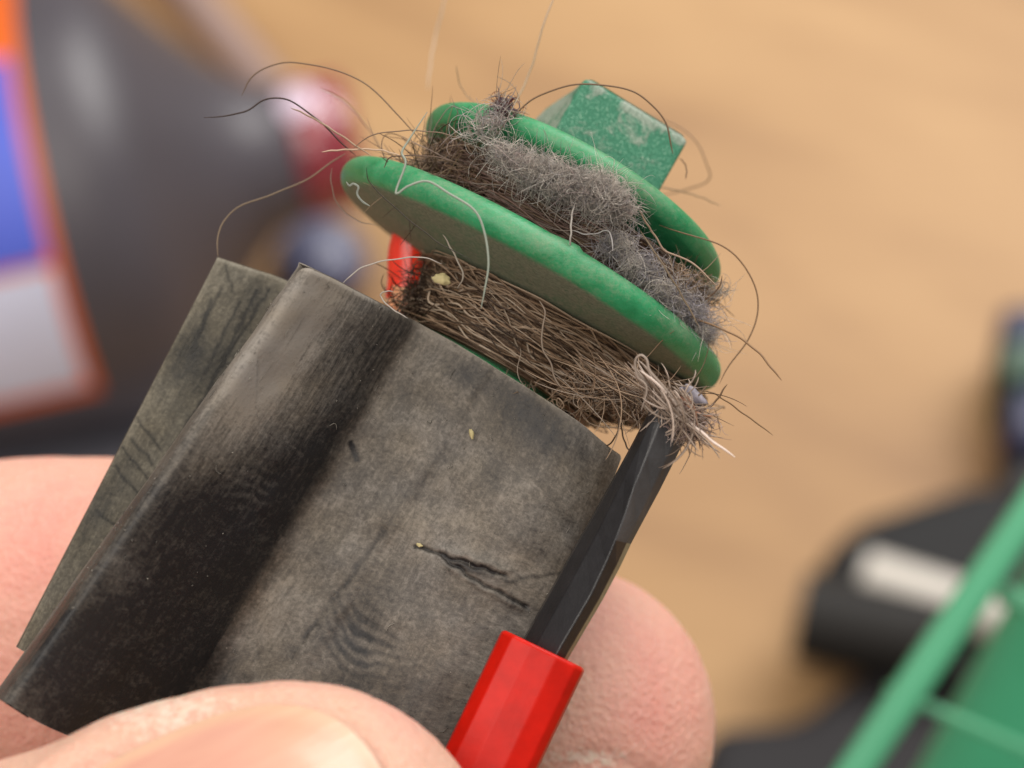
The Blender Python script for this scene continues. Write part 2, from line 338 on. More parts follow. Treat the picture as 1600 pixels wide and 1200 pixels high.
# the second, green roller lying nearer, lower right
gr = thing('green_roller', P(1560, 1060, -60), 'blurred green rubber roller with raised fins at the lower right corner', 'roller')
M_GR = m_plain('green_rubber', (58, 146, 106), .5, .4, .06, .08, sss=0)
M_GR2 = m_plain('pale_green_rubber', (74, 150, 112), .45, .4, .06, .08)
def strip(name, a, b, w, th, mat, par, side=(0, 0, 1)):
    a, b = np.asarray(a, float), np.asarray(b, float); d = (b - a) / np.linalg.norm(b - a); n = np.array(side, float); s = np.cross(d, n); s /= np.linalg.norm(s); n = np.cross(s, d)
    vs = []
    for p in (a, b):
        for i, j in ((-1, -1), (1, -1), (1, 1), (-1, 1)): vs.append(p + s * w / 2 * i + n * th / 2 * j)
    fs = [(0, 1, 2, 3), (7, 6, 5, 4), (0, 4, 5, 1), (1, 5, 6, 2), (2, 6, 7, 3), (3, 7, 4, 0)]
    o = mesh(name, np.array(vs), fs, mat, par, smooth=True); bevel(o, min(w, th) * .3, 3); return o
strip('fin', P(1305, 1250, -76), P(1728, 620, -86), 2.4, 2.2, M_GR2, gr)
# body of the roller: a fat round bar with ribs along it
ax = [P(1500, 1740, -100)[()], P(2090, 650, -104)[()]]
v, f, c = tubes(np.array([spline(ax, 10)]), [15.5], [(1, 1, 1)], 40, taper=False); mesh('body', v, f, M_GR, gr)
strip('rib', P(1385, 1075, -80), P(1760, 1240, -80), .75, 1.4, M_GR2, gr)
strip('rib', P(1560, 925, -84), P(1780, 1015, -84), 1.6, 2.0, M_GR2, gr)

# ------------------------------------------------------------------ the held roller
roller = thing('brush_roller', P(560, 780, -3), 'dusty grey rubber brush roller with a green end cap, held between thumb and finger', 'brush roller')
def px_of(v): k = 0.000225 * (DOBJ - v[:, 2]); return v[:, 0] / k + 800, 600 - v[:, 1] / k
SURF = {}
def sheet(name, T, B, thick, mat, nu=260, nv=240, dustf=None, bend=None, warp=0.0, round_end=.22):
    t = spline([P(*p) for p in T], nu); b = spline([P(*p) for p in B], nu)
    s = np.linspace(0, 1, nv)
    front = t[:, None] * (1 - s[None, :, None]) + b[:, None] * s[None, :, None]
    du = np.gradient(front, axis=0); dv = np.gradient(front, axis=1); n = np.cross(dv, du); n /= np.linalg.norm(n, axis=2, keepdims=True) + 1e-9
    n *= np.sign((n[..., 2].mean()))
    uu = np.concatenate([[0], np.cumsum(np.linalg.norm(np.diff(front[:, 0], axis=0), axis=1))])[:, None] * np.ones((1, nv))
    vv = np.ones((nu, 1)) * s[None] * np.linalg.norm(b.mean(0) - t.mean(0))
    px, py = px_of(front.reshape(-1, 3)); px = px.reshape(nu, nv); py = py.reshape(nu, nv)
    disp = smooth_noise(front, .55, 3) * warp
    endd = vv                                    # soft rounded moulded edge at the cut end
    disp = disp - .12 * np.clip(1 - endd / round_end, 0, 1) ** 2
    wp = np.stack([px, py, 0 * px], -1); wx, wy = px + 3.2 * smooth_noise(wp, .06, 21) + 1.2 * smooth_noise(wp, .3, 22), py + 3.2 * smooth_noise(wp, .06, 23) + 1.2 * smooth_noise(wp, .3, 24)
    dust, streak = dustf(wx, wy, uu, vv)
    if bend is not None: disp = disp + bend(wx, wy, uu, vv)
    front = front + n * disp[..., None]
    back = front - n * thick
    SURF[name] = (front, n)
    v = np.concatenate([front.reshape(-1, 3), back.reshape(-1, 3)])
    f1 = grid_faces(nu, nv); f2 = grid_faces(nu, nv, off=nu * nv)[:, ::-1]; N = nu * nv
    rim = [i * nv for i in range(nu)] + [(nu - 1) * nv + j for j in range(1, nv)] + [i * nv + nv - 1 for i in range(nu - 2, -1, -1)] + [j for j in range(nv - 2, 0, -1)]
    rim = np.array(rim); r2 = np.roll(rim, -1); side = np.stack([rim, r2, r2 + N, rim + N], 1)
    sf = np.stack([uu, vv, uu * 0], -1).reshape(-1, 3)
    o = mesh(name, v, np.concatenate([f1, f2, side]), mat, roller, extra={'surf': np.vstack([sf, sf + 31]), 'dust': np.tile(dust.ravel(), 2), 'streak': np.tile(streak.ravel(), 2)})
    return o
def g2(px, py, x, y, sx, sy=None, ang=0):
    sy = sy or sx; c, s = math.cos(R(ang)), math.sin(R(ang)); dx, dy = px - x, py - y
    return np.exp(-(((dx * c + dy * s) / sx) ** 2 + ((-dx * s + dy * c) / sy) ** 2))
def seg(px, py, x0, y0, x1, y1):                  # distance in px to a segment
    dx, dy = x1 - x0, y1 - y0; t = np.clip(((px - x0) * dx + (py - y0) * dy) / (dx * dx + dy * dy), 0, 1)
    return np.hypot(px - x0 - t * dx, py - y0 - t * dy), t
def line_mask(px, py, pts, w):
    m = np.zeros_like(px)
    for a, b in zip(pts[:-1], pts[1:]):
        d, _ = seg(px, py, *a, *b); m = np.maximum(m, np.exp(-(d / w) ** 2))
    return m
VAL = (645, 500, 262, 1130)
def vane_dust_sheen(px, py, uu, vv):
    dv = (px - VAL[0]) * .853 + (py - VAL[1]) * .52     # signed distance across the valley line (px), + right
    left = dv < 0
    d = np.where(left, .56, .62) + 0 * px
    # crest of the fin near its top: dust plus a painted-in sheen
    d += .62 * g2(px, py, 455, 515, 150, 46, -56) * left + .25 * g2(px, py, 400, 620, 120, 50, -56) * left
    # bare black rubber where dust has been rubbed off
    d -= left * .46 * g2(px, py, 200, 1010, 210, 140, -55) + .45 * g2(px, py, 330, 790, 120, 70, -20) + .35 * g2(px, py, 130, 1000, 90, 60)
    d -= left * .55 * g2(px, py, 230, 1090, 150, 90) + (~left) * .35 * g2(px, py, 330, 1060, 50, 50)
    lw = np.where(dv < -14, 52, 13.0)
    d -= .54 * np.exp(-((dv + 14) / lw) ** 2) * np.clip((py - 470) / 250, .45, 1)  # darker band along the valley line, wider on its left side
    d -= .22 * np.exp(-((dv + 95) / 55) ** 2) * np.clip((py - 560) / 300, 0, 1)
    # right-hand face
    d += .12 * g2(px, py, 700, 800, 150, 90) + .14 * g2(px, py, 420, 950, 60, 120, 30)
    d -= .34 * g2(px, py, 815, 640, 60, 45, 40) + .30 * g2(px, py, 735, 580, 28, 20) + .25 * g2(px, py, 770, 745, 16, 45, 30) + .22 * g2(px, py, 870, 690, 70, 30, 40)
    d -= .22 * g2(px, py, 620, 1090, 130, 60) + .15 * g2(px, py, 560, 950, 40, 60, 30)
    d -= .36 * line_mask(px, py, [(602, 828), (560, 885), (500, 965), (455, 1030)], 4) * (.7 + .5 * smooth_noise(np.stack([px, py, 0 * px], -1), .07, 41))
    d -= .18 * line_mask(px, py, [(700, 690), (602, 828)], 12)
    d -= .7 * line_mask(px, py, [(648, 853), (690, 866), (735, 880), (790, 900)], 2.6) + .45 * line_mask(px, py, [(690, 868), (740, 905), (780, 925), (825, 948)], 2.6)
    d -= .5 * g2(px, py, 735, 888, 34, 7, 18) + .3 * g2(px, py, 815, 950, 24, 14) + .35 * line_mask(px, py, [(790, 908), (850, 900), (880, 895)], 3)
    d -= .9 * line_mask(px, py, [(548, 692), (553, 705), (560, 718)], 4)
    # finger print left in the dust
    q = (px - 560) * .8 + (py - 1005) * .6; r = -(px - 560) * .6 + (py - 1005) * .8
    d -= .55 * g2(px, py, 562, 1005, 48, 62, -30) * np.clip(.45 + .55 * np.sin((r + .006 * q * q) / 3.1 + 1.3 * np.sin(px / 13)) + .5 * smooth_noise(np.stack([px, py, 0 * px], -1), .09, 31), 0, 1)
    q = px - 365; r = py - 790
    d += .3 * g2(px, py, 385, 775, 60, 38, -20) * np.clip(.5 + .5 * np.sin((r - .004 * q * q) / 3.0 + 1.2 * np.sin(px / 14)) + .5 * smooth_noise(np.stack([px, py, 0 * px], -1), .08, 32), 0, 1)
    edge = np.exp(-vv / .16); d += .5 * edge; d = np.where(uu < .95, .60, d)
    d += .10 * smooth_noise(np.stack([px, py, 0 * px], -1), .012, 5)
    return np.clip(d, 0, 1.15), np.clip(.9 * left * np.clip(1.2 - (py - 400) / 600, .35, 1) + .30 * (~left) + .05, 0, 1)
def vane_bend(px, py, uu, vv):
    cut = line_mask(px, py, [(648, 853), (690, 866), (735, 882), (790, 900)], 3.5) + line_mask(px, py, [(690, 868), (740, 905), (780, 925), (825, 948)], 3)
    crease = line_mask(px, py, [(602, 828), (560, 885), (500, 965), (440, 1050)], 5)
    lip = line_mask(px, py - 0, [(690, 858), (740, 872), (795, 892)], 5) + line_mask(px, py, [(700, 884), (750, 916), (815, 952)], 5)
    return .07 * lip - .15 * np.clip(cut, 0, 1) - .05 * crease + .18 * g2(px, py, 750, 880, 45, 14, 20) - .09 * np.tanh(((px - 700) * .853 + (py - 690) * .52) / 7) + .10 * smooth_noise(np.stack([px, py, 0 * px], -1), .018, 51) * (px > 400)
T = [(445, 454, 1.6), (457, 438, 2.5), (468, 425, 3.2), (473, 420, 3.5), (478, 418, 3.8), (490, 421, 3.9), (520, 434, 3.1), (560, 455, 2.0), (600, 476, .8), (636, 495, -.4), (650, 502, -.9), (664, 510, -1.05), (690, 524, -.9), (725, 544, -.4), (780, 578, .1), (850, 622, .8), (910, 662, .9), (950, 694, .4), (974, 712, -.6)]
B = [(-4, 1084, 4.6), (-2, 1088, 5.4), (1, 1093, 6.1), (4, 1096, 6.4), (8, 1098, 6.7), (20, 1104, 6.8), (60, 1128, 6.0), (110, 1150, 4.7), (170, 1168, 2.9), (225, 1175, 1.0), (250, 1181, -.2), (272, 1186, -.6), (300, 1193, -.4), (350, 1206, .4), (420, 1230, 1.3), (500, 1258, 2.0), (590, 1284, 2.2), (710, 1306, 1.6), (760, 1322, .6)]
vane = sheet('front_vane', T, B, 1.3, M_DUSTY, dustf=vane_dust_sheen, bend=vane_bend, warp=.07, nu=420, nv=460)
def flap_dust(px, py, uu, vv):
    d = .62 + .08 * smooth_noise(np.stack([px, py, 0 * px], -1), .02, 2)
    d = d - .5 * g2(px, py, 300, 560, 45, 55, -30) - .35 * g2(px, py, 150, 790, 26, 90, 30) - .3 * g2(px, py, 380, 500, 16, 90, 26)
    for a in ((352, 415, 362, 455), (330, 470, 300, 560), (345, 450, 300, 545), (400, 455, 330, 600), (375, 470, 320, 585), (192, 700, 230, 745), (205, 685, 240, 725), (215, 655, 250, 700), (180, 730, 215, 770), (150, 800, 190, 830), (420, 450, 180, 850)):
        d = d - .4 * line_mask(px, py, [a[:2], a[2:]], 2.6)
    d = d + .3 * np.exp(-uu / .25) + .3 * np.exp(-vv / .3)
    return np.clip(d, 0, 1.1), 0 * px + .45
sheet('rear_vane', [(340, 401, -3.2), (395, 419, -3.4), (447, 437, -3.7), (530, 480, -4.2), (600, 520, -4.8)], [(27, 1012, -1.0), (60, 1030, -1.2), (110, 1050, -1.6), (220, 1090, -2.4), (300, 1120, -3.2)], .8, M_FLAP, dustf=flap_dust, warp=.05, nu=200, nv=300)

# frame of the spool: a along the flange, t toward the lens, h up the axis
tilt = R(6.2); O = P(827, 433, -6.2)
e1 = np.array([.869, -.494, 0]); e3 = np.array([.494 * math.cos(tilt), .869 * math.cos(tilt), -math.sin(tilt)]); e2 = np.cross(e1, e3); e2 = e2 * np.sign(e2[2])
E = np.stack([e1, e2, e3])
def S(a): return np.asarray(a, float) @ E + O
# rubber core under the vanes
v, f = lathe([(0, -5.0), (5.2, -5.0), (5.5, -5.3), (5.5, -26), (0, -26)], 40)
mesh('core', S(v * [1.0, .4, 1] + [-1.2, -1.6, 0]), f, M_BLACK, roller)
def dust_ring(v, under, top=.1):
    return v
hubv, hubf = lathe([(0, -4.9), (3.9, -4.9), (4.0, -.7), (4.0, .7), (5.0, 1.0), (5.0, 3.4), (3.4, 4.3), (0, 4.3)], 48)
cap = sub(mesh('end_cap', S(hubv), hubf, M_GREEN, roller, extra={'dust': np.full(len(hubv), .5)}), roller)
def flange(Rr, h0, th, under_dust, cone=0.0, tilt_extra=0.0, notch=None):
    k = th / 2
    prof = [(3.6, h0 - k - cone * (Rr - 3.6)), (Rr * .66, h0 - k - cone * Rr * .30), (Rr - k * 1.1, h0 - k * 1.05)]
    prof += [(Rr - k + k * math.cos(a), h0 + k * math.sin(a)) for a in np.linspace(-1.45, 1.45, 14)]
    prof += [(Rr - k * 1.2, h0 + k), (Rr * .7, h0 + k * .9), (3.6, h0 + k * .8)]
    n = 220; v, f = lathe(prof, n); v = v.reshape(n, len(prof), 3); th_ = np.linspace(0, 2 * np.pi, n, endpoint=False)
    d = np.zeros((n, len(prof))); d[:, :3] = under_dust; d[:, 3] = under_dust * .9; d[:, 4] = under_dust * .6; d[:, 5:9] = .16; d[:, 9:] = .26
    d += .18 * smooth_noise(v, .9, Rr)
    v = v + (v / (np.linalg.norm(v, axis=-1, keepdims=True))) * (.03 * smooth_noise(v, .5, h0 + 3))[..., None]
    if notch is not None:                         # small step broken into the upper edge of the rim
        w = np.clip((notch - v[..., 0]) / .25, 0, 1) * np.clip((v[..., 0] - notch + 1.5) / 1.4, 0, 1) * (v[..., 1] > 0) * np.clip((v[..., 2] - h0) / k, 0, 1)
        v[..., 2] += .16 * w
    c, s = math.cos(tilt_extra), math.sin(tilt_extra); y, z = v[..., 1].copy(), v[..., 2] - h0
    v[..., 1] = y * c - z * s; v[..., 2] = h0 + y * s + z * c
    o = mesh('flange', S(v.reshape(-1, 3)), f, M_GREEN, cap, extra={'dust': d.ravel()}); return o
fl = flange(9.55, 0.05, 1.42, .85, cone=.13, notch=1.5); fl['label'] = 'wide lower green flange with a dusty underside'
fl = flange(7.4, 3.9, 1.12, .15, cone=.22, tilt_extra=R(6)); fl['label'] = 'narrower upper green flange'
fl = flange(4.7, -4.95, .6, .6); fl['label'] = 'lowest green flange half hidden against the rubber'
# square stub on top
def stub():
    # rings from base to top, each a rounded quadrilateral in (a,t)
    base = np.array([(-2.15, 2.5), (3.15, 1.7), (2.3, -2.8), (-3.7, -1.6)]); rings = []
    for h, k in ((3.8, 0), (6.0, .12), (7.2, .38), (8.0, .7), (8.5, .93), (8.66, 1.0)):
        c = base.copy(); c[3] = c[3] * (1 - k) + np.array([-2.3, -.6]) * k
        sh = .0 if h < 8.6 else .12
        c = c * (1 - sh) + c.mean(0) * sh
        ring = []
        for i in range(4):
            p0, p1, p2 = c[i - 1], c[i], c[(i + 1) % 4]; r = .22
            a = p1 + (p0 - p1) / np.linalg.norm(p0 - p1) * r; b = p1 + (p2 - p1) / np.linalg.norm(p2 - p1) * r
            for t in (0, .33, .66, 1): ring.append((1 - t) ** 2 * a + 2 * t * (1 - t) * p1 + t * t * b)
        rings.append(np.column_stack([np.array(ring), np.full(len(ring), h)]))
    n = len(rings[0]); v = np.vstack(rings); fs = [list(q) for q in grid_faces(len(rings), n, wrap_v=True)] + [list(range((len(rings) - 1) * n, len(rings) * n))]
    d = np.where(v[:, 0] < -2.2, .8, .42) + 0.25 * (v[:, 2] > 8.4)
    o = mesh('stub', S(v), fs, M_STUB, cap, extra={'dust': d}, smooth=True)
    bevel(o, .1, 2, 40)
    m = o.modifiers.new('s', 'SUBSURF'); m.subdivision_type = 'SIMPLE'; m.levels = m.render_levels = 3
    o['label'] = 'scuffed green square drive stub'
stub()

# ------------------------------------------------------------------ hair, wound and loose
BROWN = [(.14, .083, .05), (.24, .155, .095), (.36, .25, .165), (.075, .045, .028), (.50, .37, .26), (.28, .17, .09)]
def pick(n, pal=BROWN, w=None):
    c = np.array(pal)[rng.choice(len(pal), n, p=w)]; return c * rng.uniform(.75, 1.25, (n, 1))
def wig(n, N, amp, freq=3):                       # smooth random wobble per strand
    t = np.linspace(0, 1, N)[None]; out = np.zeros((n, N))
    for k in range(1, 6): out += rng.normal(size=(n, 1)) * np.sin(t * np.pi * freq * k * .7 + rng.uniform(0, 6.28, (n, 1))) / k
    return out * amp
hair = Soup()
# packed cores the strands lie on
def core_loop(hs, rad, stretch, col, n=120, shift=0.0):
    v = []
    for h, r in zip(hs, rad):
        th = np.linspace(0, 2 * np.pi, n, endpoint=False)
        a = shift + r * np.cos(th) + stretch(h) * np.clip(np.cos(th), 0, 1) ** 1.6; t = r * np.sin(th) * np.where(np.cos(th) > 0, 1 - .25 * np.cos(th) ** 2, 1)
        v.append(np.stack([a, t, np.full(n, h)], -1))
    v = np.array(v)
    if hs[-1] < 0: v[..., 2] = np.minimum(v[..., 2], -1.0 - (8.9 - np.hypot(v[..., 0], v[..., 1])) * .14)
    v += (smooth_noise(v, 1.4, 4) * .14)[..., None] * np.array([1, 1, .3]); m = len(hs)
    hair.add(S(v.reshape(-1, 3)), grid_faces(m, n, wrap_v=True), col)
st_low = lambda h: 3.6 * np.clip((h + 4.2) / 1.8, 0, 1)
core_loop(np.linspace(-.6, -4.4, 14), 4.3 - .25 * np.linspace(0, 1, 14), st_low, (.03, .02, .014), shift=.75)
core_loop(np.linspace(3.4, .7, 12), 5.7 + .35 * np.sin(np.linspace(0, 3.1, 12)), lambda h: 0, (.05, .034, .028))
N = 46
def wound(n, h0, h1, r0, r1, stretch, pal, radius, w=None, slope=.5, jit=.05, arc=(2.5, 7.5), shift=0.0):
    th0 = rng.uniform(0, 6.28, (n, 1)); arcl = rng.uniform(*arc, (n, 1)); th = th0 + arcl * np.linspace(0, 1, N)[None]
    h = rng.uniform(h0, h1, (n, 1)) + slope * rng.normal(size=(n, 1)) * np.sin(th + rng.uniform(0, 6.28, (n, 1))) + wig(n, N, jit * 1.6)
    h = np.clip(h, min(h0, h1), max(h0, h1))
    r = rng.uniform(r0, r1, (n, 1)) + wig(n, N, jit)
    s = stretch(h) if stretch else 0
    rad_ = np.hypot(shift + r * np.cos(th) + s * np.clip(np.cos(th), 0, 1) ** 1.6, r * np.sin(th))
    h = np.minimum(h, (-.88 - (8.9 - rad_) * .14) if stretch else (3.2 - (7 - rad_) * .22))
    a = shift + r * np.cos(th) + s * rng.uniform(.85, 1.12, (n, 1)) * np.clip(np.cos(th), 0, 1) ** 1.6
    t = r * np.sin(th) * (np.where(np.cos(th) > 0, 1 - .25 * np.cos(th) ** 2, 1) if stretch else 1)
    hair.add(*tubes(S(np.stack([a, t, h], -1).reshape(-1, 3)).reshape(n, N, 3), rng.uniform(*radius, n), pick(n, pal, w), 4))
wound(1050, -4.5, -.8, 4.2, 4.85, st_low, BROWN, (.011, .034), slope=.6, jit=.09, shift=.75, w=[.22, .18, .14, .26, .08, .12])
wound(200, -4.3, -.8, 4.5, 5.4, st_low, BROWN[1:5] + [(.5, .4, .3)], (.018, .045), slope=.9, jit=.16, arc=(.8, 3), shift=.8)
wound(700, .75, 3.2, 5.8, 6.5, None, BROWN, (.014, .032), slope=.5, jit=.09)
wound(200, .8, 3.0, 6.2, 7.1, None, [(.16, .10, .08), (.24, .15, .12), (.3, .24, .2)], (.016, .03), slope=.7, jit=.16, arc=(1, 3.5))
def curly(n, centre, spread, length, curl, pal, radius, N=22, dirs=None, dsp=.45, w=None, target=hair, sides=3):
    c = np.asarray(centre, float)[rng.integers(0, len(centre), n)] if np.ndim(centre) > 1 else np.asarray(centre, float)
    p0 = c + rng.normal(size=(n, 3)) * np.asarray(spread)
    d = rng.normal(size=(n, 3)) if dirs is None else np.asarray(dirs)[None] + rng.normal(size=(n, 3)) * dsp
    d /= np.linalg.norm(d, axis=1, keepdims=True); step = rng.uniform(.5, 1.3, (n, 1)) * length / N
    ax = rng.normal(size=(n, 3)); ax /= np.linalg.norm(ax, axis=1, keepdims=True); k = rng.normal(size=(n, 1)) * curl
    pts = [p0]
    for i in range(N - 1):
        ax = ax + rng.normal(size=(n, 3)) * .28; ax /= np.linalg.norm(ax, axis=1, keepdims=True)
        d = d + np.cross(ax, d) * k; d /= np.linalg.norm(d, axis=1, keepdims=True); pts.append(pts[-1] + d * step)
    pts = np.stack(pts, 1); pts -= (pts.mean(1, keepdims=True) - p0[:, None]) * .7
    target.add(*tubes(pts, rng.uniform(*radius, n), pick(n, pal, w), sides))
# messy curls in the gap at left, at the right end and around the tool tip
curly(240, S([(-5.6, 3.0, 2.0), (-4.5, 4.8, 1.8), (-5.6, 3.6, 1.3)]), (.7, .5, .5), 5, .22, BROWN[:4] + [(.28, .2, .16)], (.014, .028))
curly(120, P([640, 655, 665], [470, 455, 480], [-5, -3.5, -3.5]), (.35, .4, .5), 3, .28, [(.05, .03, .02), (.09, .06, .04)], (.018, .03))
curly(380, P([1062, 1080, 1095, 1045], [440, 450, 462, 430], [-1.5, -2.5, -3.5, -.5]), (.36, .24, .6), 1.9, .45, BROWN[1:5] + [(.4, .33, .26)], (.012, .024))
curly(150, P([870, 930, 985, 1000], [605, 630, 640, 620], [-1, -.5, 0, 0]), (.9, .18, .5), 2.6, .4, BROWN[1:5] + [(.42, .34, .27)], (.016, .03))
curly(110, P([930, 985, 1020], [590, 605, 610], [1.0, 1.5, 2.2]), (.8, .28, .4), 4.4, .08, BROWN[1:5] + [(.42, .34, .27)], (.018, .034), dirs=(.84, -.5, .1), dsp=.14, N=28)
tan = [(.38, .29, .225), (.26, .185, .135), (.5, .4, .33), (.2, .14, .1)]
tipc = P([1008, 1026, 1048, 1064], [596, 614, 638, 654], [3.3, 3.8, 4.2, 4.2])
curly(80, tipc, (.16, .2, .3), 3.2, .09, tan, (.018, .042), dirs=(.66, -.75, 0), dsp=.09, N=26, sides=5)
curly(50, P([1062, 1072], [622, 636], [3.4, 3.6]), (.2, .24, .4), 1.8, .14, tan + [(.4, .2, .12)], (.022, .045), dirs=(.75, -.65, 0), dsp=.12, sides=5)
curly(260, P([1068, 1082, 1088], [664, 674, 662], [3.8, 3.8, 3.4]), (.34, .22, .3), 1.5, .4, [(.5, .4, .36), (.4, .28, .25)], (.009, .016))
HT = hair.build('hair_tangle', M_HAIR); tag(HT, 'matted brown hair wound tightly round the green spool and the tool tip', 'hair', kind='stuff')
# lint
lint = Soup()
GREY = [(.80, .74, .69), (.9, .85, .79), (.66, .62, .62), (.95, .9, .84), (.78, .66, .63), (.5, .45, .43)]
LINTC = [(x_, y_ + (9 if y_ < 340 else 0), z_, r_ * (.82 if y_ < 340 else .92)) for x_, y_, z_, r_ in [(785, 228, .8, .38), (808, 245, 1.1, .65), (838, 262, 1.3, .85), (870, 272, 1.5, 1.05), (905, 285, 1.8, 1.05), (940, 300, 2.0, 1.0), (962, 316, 1.8, .75),
         (960, 385, .9, .5), (1000, 420, .6, .6), (1030, 455, .3, .75), (1060, 480, -.5, .8), (1082, 500, -1.5, .8), (1095, 525, -2.5, .5)]]
for i, (x, y, z, r) in enumerate(LINTC):
    th = np.linspace(0, np.pi, 16); v, f = lathe(np.stack([np.sin(th) * r * .5, -np.cos(th) * r * .5], 1), 28)
    v = v * (1 + .5 * smooth_noise(v, 2.4, i + 1)[:, None]); lint.add(v + P(x, y, z - .5), f, np.array([.8, .74, .70]) * (1.0 if i % 3 else .75) if i < 7 else np.array([.74, .70, .75]))
    curly(int(480 * r), P(x, y, z), (r * .50, r * .36, r * .40), 2.2, .55, GREY if i < 7 else [(.72, .69, .74), (.6, .56, .58), (.8, .75, .74)], (.006, .014), N=24, target=lint)
    wisp = rng.normal(size=3) * [.5, .35, .1]
    curly(int(110 * r), P(x, y, z + .35) + wisp, (r * .25, r * .2, r * .2), 2.6, .4, [(.95, .9, .84), (.85, .8, .75)], (.005, .011), N=26, target=lint)
    curly(int(50 * r), P(x, y, z + .3), (r * .5, r * .42, r * .4), 3, .42, [(.7, .64, .58), (.55, .5, .46)], (.009, .018), N=26, target=lint)
curly(120, P([785, 790, 780], [168, 164, 175], [-.5, -.5, -.3]), (.22, .18, .2), 1.3, .4, [(.36, .28, .34), (.45, .36, .36), (.3, .1, .1)], (.012, .024), target=lint)
curly(9, P(785, 160, -.5), (.3, .2, .2), 3.2, .12, [(.6, .5, .4)], (.012, .018), dirs=(0, 1, .1), target=lint)
curly(120, P([745, 765, 780], [205, 195, 185], [.9, .7, .3]), (.3, .25, .3), 2.4, .25, GREY, (.008, .018), target=lint)
curly(40, P([1116, 1124], [455, 452], [-2, -2]), (.25, .12, .3), 1.6, .2, [(.7, .65, .6)], (.01, .016), target=lint)
LT = lint.build('lint', M_LINT); tag(LT, 'pale grey lint fluff caught between the two green flanges', 'lint', kind='stuff')

